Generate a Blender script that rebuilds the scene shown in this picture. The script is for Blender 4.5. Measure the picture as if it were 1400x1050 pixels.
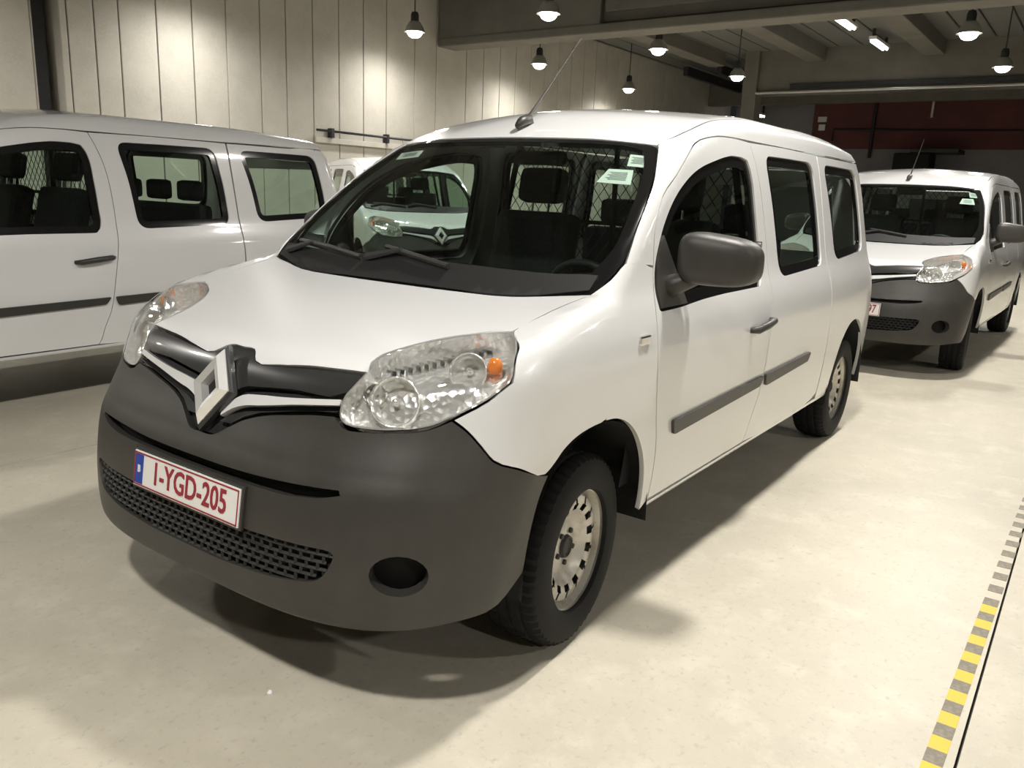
import bpy, bmesh, math, random
import numpy as np
from mathutils import Matrix, Vector
from mathutils.geometry import delaunay_2d_cdt
random.seed(7)
for o in list(bpy.data.objects): bpy.data.objects.remove(o)
SC = bpy.context.scene; COL = SC.collection
PI = math.pi

# ------------------------------------------------------------------ camera, world, exposure
cam = bpy.data.cameras.new('camera'); camo = bpy.data.objects.new('camera', cam); COL.objects.link(camo)
yaw, pit, rol = [math.radians(a) for a in (215.355, 13.411, -2.36)]
fw = np.array([math.cos(yaw)*math.cos(pit), math.sin(yaw)*math.cos(pit), -math.sin(pit)])
rt = np.cross(fw, [0, 0, 1]); rt /= np.linalg.norm(rt); dn = np.cross(fw, rt)
r2 = math.cos(rol)*rt+math.sin(rol)*dn; d2 = -math.sin(rol)*rt+math.cos(rol)*dn
M = Matrix(((r2[0], -d2[0], -fw[0], 2.16819), (r2[1], -d2[1], -fw[1], 2.08052), (r2[2], -d2[2], -fw[2], 1.45064), (0, 0, 0, 1)))
camo.matrix_world = M
cam.sensor_width = 36; cam.lens = 36*1114.285/1400; cam.clip_start = .05; cam.clip_end = 100
SC.camera = camo
w = bpy.data.worlds.new('world'); SC.world = w; w.use_nodes = True
w.node_tree.nodes['Background'].inputs[0].default_value = (.012, .012, .012, 1)
SC.view_settings.view_transform = 'Standard'; SC.view_settings.look = 'None'
SC.view_settings.gamma = 1; SC.view_settings.use_curve_mapping = False
SC.view_settings.exposure = 0.0
LAMP_W = 195.0            # power of one hall lamp (each lamp builds its own light)
LAMP_COL = (1.0, .96, .895)

# ------------------------------------------------------------------ materials
def mat(name, col, rough=.5, metal=0., coat=0., spec=.5, emit=None, estr=0., noise=None, bump=None, alpha=None):
    m = bpy.data.materials.new(name); m.use_nodes = True
    nt = m.node_tree; b = nt.nodes['Principled BSDF']
    b.inputs['Base Color'].default_value = (*col, 1); b.inputs['Roughness'].default_value = rough
    b.inputs['Metallic'].default_value = metal; b.inputs['Coat Weight'].default_value = coat
    b.inputs['Coat Roughness'].default_value = .05
    b.inputs['Specular IOR Level'].default_value = spec
    if emit: b.inputs['Emission Color'].default_value = (*emit, 1); b.inputs['Emission Strength'].default_value = estr
    tc = nt.nodes.new('ShaderNodeTexCoord')
    if noise:
        for k, (sc, c2, lo, hi) in enumerate(noise):
            n = nt.nodes.new('ShaderNodeTexNoise'); n.inputs['Scale'].default_value = sc; n.inputs['Detail'].default_value = 6
            n.inputs['Roughness'].default_value = .65
            nt.links.new(tc.outputs['Object'], n.inputs['Vector'])
            r = nt.nodes.new('ShaderNodeMapRange'); r.inputs[1].default_value = lo; r.inputs[2].default_value = hi
            nt.links.new(n.outputs['Fac'], r.inputs[0])
            mx = nt.nodes.new('ShaderNodeMix'); mx.data_type = 'RGBA'
            nt.links.new(r.outputs[0], mx.inputs['Factor'])
            if k == 0: mx.inputs['A'].default_value = (*col, 1)
            else: nt.links.new(last, mx.inputs['A'])
            mx.inputs['B'].default_value = (*c2, 1); last = mx.outputs['Result']
        nt.links.new(last, b.inputs['Base Color'])
    if bump:
        sc, st, kind = bump
        n = nt.nodes.new('ShaderNodeTexNoise' if kind == 'n' else 'ShaderNodeTexVoronoi'); n.inputs['Scale'].default_value = sc
        nt.links.new(tc.outputs['Object'], n.inputs['Vector'])
        bp = nt.nodes.new('ShaderNodeBump'); bp.inputs['Strength'].default_value = st; bp.inputs['Distance'].default_value = .01
        nt.links.new(n.outputs[0], bp.inputs['Height']); nt.links.new(bp.outputs['Normal'], b.inputs['Normal'])
    return m
def glass_mat(name, tint, refl=1.0):
    m = bpy.data.materials.new(name); m.use_nodes = True; nt = m.node_tree; nt.nodes.clear()
    out = nt.nodes.new('ShaderNodeOutputMaterial'); mix = nt.nodes.new('ShaderNodeMixShader')
    tr = nt.nodes.new('ShaderNodeBsdfTransparent'); tr.inputs[0].default_value = (*tint, 1)
    gl = nt.nodes.new('ShaderNodeBsdfGlossy'); gl.inputs['Roughness'].default_value = .01; gl.inputs['Color'].default_value = (1, 1, 1, 1)
    fr = nt.nodes.new('ShaderNodeFresnel'); fr.inputs[0].default_value = 1.5
    ge = nt.nodes.new('ShaderNodeNewGeometry'); ma = nt.nodes.new('ShaderNodeMath'); ma.operation = 'MULTIPLY_ADD'; ma.inputs[1].default_value = 1/1.5-1.5; ma.inputs[2].default_value = 1.5
    nt.links.new(ge.outputs['Backfacing'], ma.inputs[0]); nt.links.new(ma.outputs[0], fr.inputs[0])     # same reflectance from both sides of the pane
    mu = nt.nodes.new('ShaderNodeMath'); mu.operation = 'MULTIPLY'; mu.inputs[1].default_value = refl
    nt.links.new(fr.outputs[0], mu.inputs[0]); nt.links.new(mu.outputs[0], mix.inputs[0])
    nt.links.new(tr.outputs[0], mix.inputs[1]); nt.links.new(gl.outputs[0], mix.inputs[2]); nt.links.new(mix.outputs[0], out.inputs[0])
    return m
m_paint = mat('white_car_paint', (.715, .72, .725), .28, coat=1.0)
m_plas = mat('black_bumper_plastic', (.036, .034, .031), .40, spec=.5, bump=(700, .12, 'n'), noise=[(9, (.045, .043, .038), .4, .7)])
m_satin = mat('satin_black', (.03, .03, .03), .28, coat=.3)
m_gloss = mat('gloss_black_border', (.008, .008, .008), .12)
m_badge = mat('brushed_chrome', (.88, .88, .87), .24, metal=.6)
m_cowl = mat('black_cowl', (.013, .013, .013), .55)
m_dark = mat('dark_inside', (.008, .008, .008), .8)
m_trim = mat('cabin_trim', (.022, .022, .024), .6, bump=(300, .1, 'n'))
m_dash = mat('dashboard_plastic', (.026, .026, .028), .5, bump=(400, .1, 'n'))
m_liner = mat('headliner', (.17, .14, .11), .9)
m_seat = mat('seat_cloth', (.02, .02, .023), .85, noise=[(60, (.035, .035, .038), .4, .6)])
m_glass = glass_mat('green_tinted_glass', (.68, .78, .72))
m_lens = glass_mat('clear_lens', (.96, .97, .97), 1.2)
m_chrome = mat('chrome', (.86, .86, .85), .09, metal=1)
m_refl = mat('lamp_reflector', (.90, .89, .87), .22, metal=.75, bump=(45, .35, 'v'))
m_orange = mat('orange_lens', (.8, .22, .03), .25, coat=.5)
m_rubber = mat('tyre_rubber', (.010, .010, .010), .7, spec=.25)
m_rim = mat('silver_wheel', (.62, .60, .55), .38, metal=.45, noise=[(14, (.40, .34, .25), .5, .75)])  # warm tint paints the floor's yellow reflection into the silver
m_hub = mat('dark_hub', (.05, .048, .045), .6, metal=.3)
m_wire = mat('black_wire', (.012, .012, .012), .5)
m_plate = mat('plate_white', (.80, .80, .78), .35)
m_red = mat('plate_red', (.30, .015, .03), .4)
m_blue = mat('plate_blue', (.01, .05, .35), .4)
m_paper = mat('paper_white', (.85, .86, .85), .7)
m_ink = mat('paper_ink', (.25, .26, .27), .7)
m_mirror = mat('mirror_glass', (.9, .9, .9), .02, metal=1)
m_floor = mat('concrete_floor', (.56, .52, .425), .42, spec=.35, noise=[(.9, (.47, .435, .355), .38, .66), (5.5, (.61, .57, .475), .5, .75), (38, (.38, .36, .30), .56, .76), (120, (.60, .575, .51), .58, .78)], bump=(60, .04, 'n'))
m_joint = mat('floor_joint', (.05, .047, .04), .8)
m_wall = mat('concrete_wall', (.46, .44, .39), .8, noise=[(2.2, (.40, .38, .335), .4, .7), (30, (.49, .47, .42), .5, .75)], bump=(45, .12, 'n'))
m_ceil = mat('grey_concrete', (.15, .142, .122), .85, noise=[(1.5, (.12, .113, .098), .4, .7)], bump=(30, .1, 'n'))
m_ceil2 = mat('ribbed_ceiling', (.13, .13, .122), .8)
m_redwall = mat('dark_red_wall', (.15, .05, .047), .8, noise=[(1.2, (.10, .04, .04), .4, .7)])
m_backwall = mat('grey_back_wall', (.27, .26, .27), .85, noise=[(1.2, (.21, .205, .22), .4, .7)])
m_steel = mat('dark_steel', (.03, .03, .032), .5, metal=.3)
m_white = mat('white_enamel', (.75, .75, .73), .4)
m_alu = mat('aluminium', (.62, .61, .58), .3, metal=.9)
m_bulb = mat('lit_bulb', (1, 1, 1), .5, emit=(1, .94, .82), estr=14)
m_tube = mat('lit_tube', (1, 1, 1), .5, emit=(1, .97, .92), estr=6)
m_yel = mat('tape_yellow', (.72, .50, .045), .6, noise=[(60, (.60, .46, .12), .45, .7)])
m_tdk = mat('tape_dark', (.20, .18, .14), .65, noise=[(60, (.30, .27, .21), .45, .7)])
m_orangebox = mat('orange_goods', (.7, .18, .03), .6)

# ------------------------------------------------------------------ object helpers
def link(name, me, parent=None, m=None, loc=None):
    o = bpy.data.objects.new(name, me); COL.objects.link(o)
    if m is not None:
        for x in (m if isinstance(m, (list, tuple)) else [m]): me.materials.append(x)
    if parent is not None: o.parent = parent
    if loc is not None: o.location = loc
    return o
def thing(name, label, cat, loc=(0, 0, 0), rz=0., group=None):
    o = bpy.data.objects.new(name, None); COL.objects.link(o); o.location = loc; o.rotation_euler = (0, 0, rz)
    o.empty_display_size = .1
    o['label'] = label; o['category'] = cat
    if group: o['group'] = group
    return o
def tag(o, label, cat, group=None):
    o['label'] = label; o['category'] = cat
    if group: o['group'] = group
    return o
def mesh(name, V, F, smooth=False):
    me = bpy.data.meshes.new(name); me.from_pydata([tuple(map(float, v)) for v in V], [], [tuple(int(i) for i in f) for f in F]); me.update()
    if smooth: me.polygons.foreach_set('use_smooth', [True]*len(me.polygons))
    return me
class MB:
    def __init__(s): s.V = []; s.F = []
    def add(s, V, F):
        n = len(s.V); s.V += [tuple(v) for v in V]; s.F += [tuple(i+n for i in f) for f in F]; return s
    def box(s, x0, x1, y0, y1, z0, z1, bev=0.):
        b = bmesh.new(); bmesh.ops.create_cube(b, size=1)
        for v in b.verts: v.co = Vector(((x0+x1)/2+v.co.x*(x1-x0), (y0+y1)/2+v.co.y*(y1-y0), (z0+z1)/2+v.co.z*(z1-z0)))
        if bev: bmesh.ops.bevel(b, geom=b.edges[:], offset=bev, segments=2, affect='EDGES', profile=.6)
        b.verts.index_update(); s.add([v.co[:] for v in b.verts], [[v.index for v in f.verts] for f in b.faces]); b.free(); return s
    def tube(s, P, r, n=8, close=True):
        P = [Vector(p) for p in P]; R = r if isinstance(r, (list, tuple)) else [r]*len(P)
        V = []; F = []; up = None
        for i, p in enumerate(P):
            t = (P[min(i+1, len(P)-1)]-P[max(i-1, 0)]).normalized()
            if up is None: up = Vector((0, 0, 1)) if abs(t.z) < .9 else Vector((1, 0, 0))
            a = t.cross(up).normalized(); b = a.cross(t).normalized(); up = b
            for k in range(n):
                q = 2*PI*k/n; V.append(p+a*math.cos(q)*R[i]+b*math.sin(q)*R[i])
        for i in range(len(P)-1):
            for k in range(n): F.append((i*n+k, i*n+(k+1) % n, (i+1)*n+(k+1) % n, (i+1)*n+k))
        if close: F.append(tuple(range(n-1, -1, -1))); F.append(tuple((len(P)-1)*n+k for k in range(n)))
        return s.add(V, F)
    def lathe(s, prof, n=48, axis='z', c=(0, 0, 0), skip=None, rfun=None):
        """prof: list of (r, h) around axis; skip(i, k) leaves a face out"""
        V = []; F = []
        for i, (r, h) in enumerate(prof):
            for k in range(n):
                q = 2*PI*k/n; rr = rfun(i, k, r) if rfun else r
                a, b = rr*math.cos(q), rr*math.sin(q)
                V.append((c[0]+a, c[1]+b, c[2]+h) if axis == 'z' else (c[0]+a, c[1]+h, c[2]+b) if axis == 'y' else (c[0]+h, c[1]+a, c[2]+b))
        for i in range(len(prof)-1):
            for k in range(n):
                if skip and skip(i, k): continue
                F.append((i*n+k, i*n+(k+1) % n, (i+1)*n+(k+1) % n, (i+1)*n+k))
        return s.add(V, F)
    def build(s, name, m, parent=None, smooth=False, loc=None, autosm=None):
        me = mesh(name, s.V, s.F, smooth or autosm is not None)
        if autosm is not None:
            b = bmesh.new(); b.from_mesh(me); bmesh.ops.recalc_face_normals(b, faces=b.faces)
            for e in b.edges:
                if len(e.link_faces) == 2 and e.calc_face_angle(0) > autosm: e.smooth = False
            b.to_mesh(me); b.free()
        return link(name, me, parent, m, loc)

# ------------------------------------------------------------------ the hall
def struct(o): o['kind'] = 'structure'; return o
XB, XF_, YL, YR, ZC = -28.7, 9.0, -10.03, 12.0, 5.35
# floor: poured slabs with open joints between them
fl = struct(MB().box(XB, XF_, YL, YR, -.25, -.02).build('floor', m_joint))
xs = [XB, -22.0, -15.0, -7.6, XF_]; ys = [YL, -6.2, -2.226, 1.985, 7.0, YR]
for i in range(len(xs)-1):
    for j in range(len(ys)-1):
        g = .004
        MB().box(xs[i]+g, xs[i+1]-g, ys[j]+g, ys[j+1]-g, -.06, 0).build('floor_slab', m_floor, fl)
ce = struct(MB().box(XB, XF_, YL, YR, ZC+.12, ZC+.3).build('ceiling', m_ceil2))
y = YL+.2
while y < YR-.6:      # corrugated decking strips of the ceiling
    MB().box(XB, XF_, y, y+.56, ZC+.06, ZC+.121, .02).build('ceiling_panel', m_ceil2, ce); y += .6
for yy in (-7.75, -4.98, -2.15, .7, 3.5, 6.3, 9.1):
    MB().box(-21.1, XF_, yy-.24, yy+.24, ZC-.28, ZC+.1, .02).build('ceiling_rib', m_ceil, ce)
# left wall of ribbed concrete panels
wl = struct(MB().box(XB, XF_, YL-.6, YL-.42, 0, ZC+.4).build('wall_left', m_wall))
g135 = [-2.72, -2.994, -3.435, -3.887, -4.348, -4.843, -5.247, -5.695, -6.159, -6.626, -7.092, -7.703, -8.204, -8.957]
edges = [-3.97]+sorted([2.168+(v-2.168)*1.3333 for v in g135])
edges = sorted(edges)
while edges[0] > XB+.6: edges.insert(0, edges[0]-.62)
right = [-3.97, -3.86, -3.48]
while right[-1] < XF_-.6: right.append(right[-1]+.62)
edges = edges+right[1:]
for a, b in zip(edges[:-1], edges[1:]):
    if abs(a+3.86) < .01: continue      # open slot with the roof column in it
    MB().box(a+.009, b-.009, YL-.42, YL, 0, ZC+.1, .012).build('wall_panel', m_wall, wl)
MB().box(-3.80, -3.6, YL-.42, YL-.25, 0, ZC, .02).build('column', m_steel, wl)
MB().tube([(-3.53, YL-.12, 0), (-3.53, YL-.12, ZC)], .025, 10).build('downpipe', m_wall, wl, smooth=True)
# wall_right, wall_front behind the camera
struct(MB().box(XB, XF_, YR, YR+.2, 0, ZC+.4).build('wall_right', m_wall))
struct(MB().box(XF_, XF_+.2, YL, YR, 0, ZC+.4).build('wall_front', m_wall))
wb = struct(MB().box(XB-.2, XB, YL, YR, 0, ZC+.4).build('wall_back', m_backwall))
MB().box(XB, XB+.06, -7.13, 6.0, 3.30, ZC+.1, .01).build('red_wall_band', m_redwall, wb)
MB().box(XB, XB+.05, 6.05, YR-.1, 3.30, ZC+.1, .01).build('grey_wall_band', m_backwall, wb)
MB().tube([(XB+.12, -6.38, 3.55), (XB+.12, -6.38, 3.95), (XB+.12, -.3, 3.86), (XB+.12, 6, 3.8)], .035, 8).build('black_pipe', m_steel, wb)
MB().tube([(XB+.12, -5.08, 3.0), (XB+.12, -5.06, 4.9)], .06, 8).build('black_pipe', m_steel, wb)
MB().tube([(XB+.12, -3.3, 4.3), (XB+.12, -3.3, 5.3)], .04, 8).build('white_pipe', m_white, wb)
MB().box(XB+.05, XB+.13, -6.95, -6.65, 4.2, 4.38).build('wall_sign', m_white, wb)
MB().box(XB+.05, XB+.12, -6.9, -6.68, 3.92, 4.12).build('wall_sign', m_white, wb)
# lintel wall over the opening to the rear bay, and the big concrete girder
li = struct(MB().box(-21.5, -21.12, -6.53, YR, 4.30, ZC+.2, .01).build('wall_lintel', m_ceil))
MB().box(-21.62, -21.0, -6.53, YR, 4.28, 4.34, .01).build('lintel_edge', m_alu, li)
MB().box(-21.14, -21.06, -5.6, YR, 4.40, 4.52, .01).build('lintel_groove', m_steel, li)
struct(MB().box(-21.5, -21.0, -6.9, -6.5, 0, ZC+.1, .02).build('trim_1', m_ceil))
gd = struct(MB().box(-12.05, -11.79, YL+.05, YR, 4.5, ZC+.3, .01).build('trim_2', m_ceil))
MB().box(-12.2, -11.64, YL+.05, YR, 4.29, 4.46, .03).build('girder_flange', m_ceil, gd)
MB().box(-12.1, -11.66, YL+.05, -6.1, 4.4, ZC+.3, .03).build('girder_end_block', m_ceil, gd)
yb = -6.0
while yb < YR:
    MB().box(-11.80, -11.665, yb, yb+4.55, 4.66, ZC+.3, .012).build('girder_web_panel', m_ceil, gd); yb += 4.6
# rear bay beyond the lintel: dropped joists and pale underside
rb = struct(MB().box(-26.3, -26.0, YL, YR, 4.55, ZC+.1, .02).build('trim_3', m_ceil))
for k in range(7): MB().box(-27.8, -21.6, -9.0+k*1.05, -8.85+k*1.05, 4.95, 5.2).build('rear_joist', m_steel, rb)
# conduit on the left wall
cd = thing('wall_conduit', 'thin dark cable conduit running along the ribbed left wall above the vans', 'pipe', (-8, YL+.09, 2.31))
MB().tube([(-13, 0, -.02), (-.3, 0, .06)], .022, 8).build('pipe', m_steel, cd, smooth=True)
MB().box(-13, -.3, -.06, -.02, -.16, -.06, .01).build('cable_tray', m_wall, cd)
for k in range(9): MB().box(-12.3+k*1.45, -12.23+k*1.45, -.08, .03, -.06, .11).build('bracket', m_steel, cd)
# dark machine by the back wall
mc = thing('parked_machine', 'dark machine standing against the far back wall behind the right van', 'machine', (-27.6, -3.4, 0))
MB().box(-.6, .6, -.75, .9, 0, 1.9, .05).build('body', m_steel, mc)
MB().box(-.5, .5, -.6, .5, 1.9, 3.1, .06).build('mast', m_dark, mc)
MB().box(-.55, .7, -.1, 1.3, 3.1, 3.22, .02).build('roof_plate', m_steel, mc)
# fluorescent tubes in the bay
def tube_light(x0, x1, y, z, label):
    t = thing('tube_light', label, 'lamp', ((x0+x1)/2, y, z), 0, 'fluorescent tubes under the ceiling')
    h = (x1-x0)/2
    MB().box(-h-.1, h+.1, -.09, .09, .05, .12, .01).build('housing', m_white, t)
    MB().tube([(-h, -.045, .02), (h, -.045, .02)], .03, 10).build('tube', m_tube, t)
    MB().tube([(-h, .045, .02), (h, .045, .02)], .03, 10).build('tube', m_tube, t)
    MB().box(-h-.05, -h, -.03, .03, .1, .5).build('hanger', m_steel, t); MB().box(h, h+.05, -.03, .03, .1, .5).build('hanger', m_steel, t)
tube_light(-17.5, -16.3, -3.2, 5.12, 'nearer lit fluorescent tube fitting under the ceiling behind the girder')
tube_light(-20.3, -19.1, -3.12, 5.12, 'farther lit fluorescent tube fitting just in front of the lintel')
tb = tube_light(-27.6, -26.2, -8.6, 4.3, 'thin lit tube low in the dark rear bay beyond the lintel')

# hall lamps: silver domes with a lit disc
def lamp_proto():
    t = thing('ceiling_lamp', '', 'lamp')
    MB().lathe([(.05, .20), (.09, .185), (.15, .11), (.19, .0), (.198, -.005), (.19, .006), (.14, .105), (.05, .17)], 28).build('reflector', m_alu, t, smooth=True)
    MB().lathe([(.0, -.105), (.06, -.098), (.105, -.075), (.135, -.035), (.145, .0), (.14, .03), (.0, .05)], 24).build('bulb', m_bulb, t, smooth=True)
    MB().lathe([(.0, .36), (.055, .35), (.075, .30), (.075, .2), (.0, .19)], 20).build('cap', m_steel, t, autosm=.7)
    MB().tube([(0, 0, .34), (0, 0, 1.2)], .012, 6).build('hanger', m_steel, t)
    l = bpy.data.lights.new('lamp_light', 'SPOT'); l.energy = LAMP_W*4*PI/4; l.color = LAMP_COL; l.spot_size = math.radians(176); l.spot_blend = 1.0; l.shadow_soft_size = .13
    lo = bpy.data.objects.new('lamp_light', l); COL.objects.link(lo); lo.parent = t; lo.location = (0, 0, -.14)
    return t
def copy_tree(o, parent=None):
    c = o.copy(); COL.objects.link(c)
    if parent is not None: c.parent = parent
    for ch in list(o.children): copy_tree(ch, c)
    return c
seen = {(-9.939, -9.069): 'nearest lit dome lamp of the row along the left wall', (-14.07, -9.05): 'second lit dome lamp along the left wall, over the front van roof',
        (-18.65, -9.2): 'farthest lit dome lamp along the left wall, low over the van roof', (-9.63, -5.868): 'lit dome lamp at the top edge, hanging in front of the girder end',
        (-13.31, -5.71): 'lit dome lamp just below the left end of the concrete girder', (-17.3, -5.62): 'lit dome lamp at the dark corner left of the lintel',
        (-13.78, -.34): 'upper of two lit dome lamps at the far right below the girder', (-17.68, -.226): 'lower of two lit dome lamps at the far right, above the lintel edge'}
hid = [(-5.7, -9.07), (-1.5, -9.07), (2.7, -9.07), (-5.5, -5.75), (2.7, -5.75), (-9.65, 1.1), (-5.5, 1.1), (-1.35, 1.15), (2.75, 1.15), (-9.65, 6.5), (-1.35, 6.5), (3.2, 6.5)]  # lamps out of view; the last row is added to brighten the van's side
lp = lamp_proto(); first = True
wall_light = [c for c in lp.children if c.type == 'LIGHT'][0].data.copy(); wall_light.energy *= .5
order = sorted(seen.items(), key=lambda q: q[0][1] < -9)
for (x, y2), lab in order+[(p, None) for p in hid]:
    t = lp if first else copy_tree(lp); first = False
    t.location = (x, y2, 4.236)
    if y2 < -9:      # the wall row has weaker lamps
        for ch in t.children:
            if ch.type == 'LIGHT': ch.data = wall_light
    t['group'] = 'dome lamps of the hall'
    t['label'] = lab or 'lit dome lamp hanging outside the picture above the parked vans'

# ------------------------------------------------------------------ the van body as one smooth surface
def ip(x, xs, ys):
    xs = np.asarray(xs, float); ys = np.asarray(ys, float); h = np.diff(xs); d = np.diff(ys)/h; m = np.zeros_like(ys)
    for i in range(1, len(xs)-1):
        if d[i-1]*d[i] > 0:
            w1 = 2*h[i]+h[i-1]; w2 = h[i]+2*h[i-1]; m[i] = (w1+w2)/(w1/d[i-1]+w2/d[i])
    m[0] = d[0]; m[-1] = d[-1]; x = np.asarray(x, float)
    i = np.clip(np.searchsorted(xs, x)-1, 0, len(xs)-2); t = np.clip((x-xs[i])/h[i], -.5, 1.5)
    r = (1+2*t)*(1-t)**2*ys[i]+t*(1-t)**2*h[i]*m[i]+t*t*(3-2*t)*ys[i+1]+t*t*(t-1)*h[i]*m[i+1]
    return np.where(x < xs[0], ys[0]+m[0]*(x-xs[0]), np.where(x > xs[-1], ys[-1]+m[-1]*(x-xs[-1]), r))
def smax(a, b, k):
    h = np.clip(.5+.5*(a-b)/k, 0, 1); return b+(a-b)*h+k*h*(1-h)
WZ = ([.15, .35, .6, .75, .9, 1.0, 1.06, 1.14, 1.3, 1.5, 1.62, 1.8], [.85, .878, .903, .909, .906, .893, .876, .848, .815, .775, .748, .69])
HC = ([-.2, 0., .3, .5, .6, .666, .752, .85], [1.135, 1.098, 1.042, 1.0, .977, .960, .935, .895])
RF = ([-4.2, -3.72, -3.2, -2.3, -1.6, -1.1, -.8, -.622, -.5], [1.66, 1.745, 1.81, 1.85, 1.85, 1.808, 1.73, 1.664, 1.61])
XFR = ([.2, .29, .38, .45, .55, .65, .72, .8, .9, .96, 1.0, 1.05, 1.1], [.84, .878, .888, .887, .877, .855, .815, .765, .715, .68, .63, .56, .46])
def wid(x, z):
    r = np.clip((-x-2.6)/1.1, 0, 2); return ip(z, *WZ)-.03*r**2
def front(y, z):
    L = ip(z, *XFR)+.12; s = np.clip(np.abs(y)/.955, 0, .9999); return -.12+L*(1-s**3.5)**(1/3.5)
def topz(x, y):
    a = np.minimum(np.abs(y)/.786, 1.25); xc = -.007-.083*a**3.4; zc = 1.098+.037*a**3
    b = np.minimum(np.abs(y)/.655, 1.4); xh = -.622-.099*b**1.44; zh = 1.664-.038*b**1.6
    s = (xc-x)/(xc-xh)
    hood = ip(x-xc-.007, *HC)+.037*a**3*np.clip(1-(x-.1)/.9, .2, 1)
    ws = zc+s*(zh-zc)+.03*np.sin(PI*np.clip(s, 0, 1))
    return np.where(s < 0, hood, np.where(s < 1, ws, ip(x-xh-.622, *RF)-.038*b**1.6))
def rearx(y, z):
    return ip(z, [.2, .5, .8, 1.05, 1.3, 1.6, 1.8], [-3.70, -3.72, -3.71, -3.69, -3.65, -3.58, -3.48])+.09*(np.abs(y)/.85)**4
def fbody(P):
    x, y, z = P[..., 0], P[..., 1], P[..., 2]
    v = smax(np.abs(y)-wid(x, z), (z-topz(x, y))*.8, .05)
    v = smax(v, (x-front(y, z))*.7, .05); v = smax(v, rearx(y, z)-x, .09)
    return smax(v, ip(x, [-3.7, -2.2, -.5, .3, .9], [.32, .33, .335, .28, .28])-z, .03)
def grad(P):
    e = 1.5e-3; g = np.stack([fbody(P+np.eye(3)[i]*e)-fbody(P-np.eye(3)[i]*e) for i in range(3)], -1)
    return g/np.maximum(np.linalg.norm(g, axis=-1, keepdims=True), 1e-9)
def cast(O, D, tmax=4.2, n=110):
    t = np.zeros(len(O)); hit = np.zeros(len(O), bool); st = tmax/n; tl = t.copy(); th = np.full(len(O), np.nan)
    for i in range(n):
        tn = t+st; ins = fbody(O+D*tn[:, None]) < 0; new = ins & ~hit
        tl = np.where(new, t, tl); th = np.where(new, tn, th); hit |= ins; t = tn
        if hit.all(): break
    for _ in range(22):
        m = (tl+th)/2; ins = fbody(O+D*m[:, None]) < 0; th = np.where(ins, m, th); tl = np.where(ins, tl, m)
    return O+D*th[:, None]
# frames: (u, v) -> ray onto the body
def fr_side(u, v): return np.stack([u, 0*u+2, v], 1), np.tile([0., -1, 0], (len(u), 1))
def fr_top(u, v): return np.stack([u, v, 0*u+3], 1), np.tile([0., 0, -1], (len(u), 1))
def fr_front(u, v):
    q = u/.9; c, s = np.cos(q), np.sin(q); return np.stack([-.12+3*c, 3*s, v], 1), np.stack([-c, -s, 0*c], 1)
def fr_pol(u, v):
    q = v/.8; c, s = np.cos(q), np.sin(q); return np.stack([u, 3*c, 1.2+3*s], 1), np.stack([0*c, -c, -s], 1)
def fr_rear(u, v): return np.stack([0*u-5.5, u, v], 1), np.tile([1., 0, 0], (len(u), 1))
def fr_dir(n):
    n = np.array(n, float); n /= np.linalg.norm(n); a = np.cross([0, 0, 1], n); a /= np.linalg.norm(a); b = np.cross(n, a)
    f = lambda u, v: (np.outer(u, a)+np.outer(v, b)+n*3, np.tile(-n, (len(u), 1)))
    return f, lambda p: (float(np.dot(p, a)), float(np.dot(p, b)))
fr_diag, i_diag = fr_dir((0, 1, 1)); fr_hl, i_hl = fr_dir((.6, .5, .62))
def sF(x, y, z): return (.9*math.atan2(y, x+.12), z)
def sP(x, y, z): return (x, .8*math.atan2(z-1.2, y))
def inpoly(px, py, poly):
    x = poly[:, 0]; y = poly[:, 1]; x2 = np.roll(x, -1); y2 = np.roll(y, -1); c = np.zeros(len(px), bool)
    for a, b, c2, d in zip(x, y, x2, y2):
        if b == d: continue
        c ^= ((b > py) != (d > py)) & (px < (c2-a)*(py-b)/(d-b)+a)
    return c
def area(p): return .5*np.sum(p[:, 0]*np.roll(p[:, 1], -1)-np.roll(p[:, 0], -1)*p[:, 1])
def inset(p, d):
    if area(p) < 0: p = p[::-1]
    e = np.roll(p, -1, 0)-p; L = np.linalg.norm(e, axis=1, keepdims=True); e = e/np.maximum(L, 1e-9)
    n = np.stack([-e[:, 1], e[:, 0]], 1); n0 = np.roll(n, 1, 0); m = n+n0
    return p+d*m/np.maximum((m*n).sum(1, keepdims=True), .35)
def dens(p, r):
    out = []
    for a, b in zip(p, np.roll(p, -1, 0)):
        k = max(1, int(math.ceil(np.linalg.norm(b-a)/r)))
        for i in range(k): out.append(a+(b-a)*i/k)
    return np.array(out)
def rnd(p, r=.02, n=4):
    """round the corners of a polygon"""
    p = [np.array(q, float) for q in p]; out = []
    for i, q in enumerate(p):
        a = p[i-1]; b = p[(i+1) % len(p)]
        d1 = min(r, .45*np.linalg.norm(a-q)); d2_ = min(r, .45*np.linalg.norm(b-q))
        A = q+(a-q)/max(np.linalg.norm(a-q), 1e-9)*d1; B = q+(b-q)/max(np.linalg.norm(b-q), 1e-9)*d2_
        for k in range(n+1):
            t = k/n; out.append((1-t)**2*A+2*t*(1-t)*q+t*t*B)
    return [tuple(q) for q in out]
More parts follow.
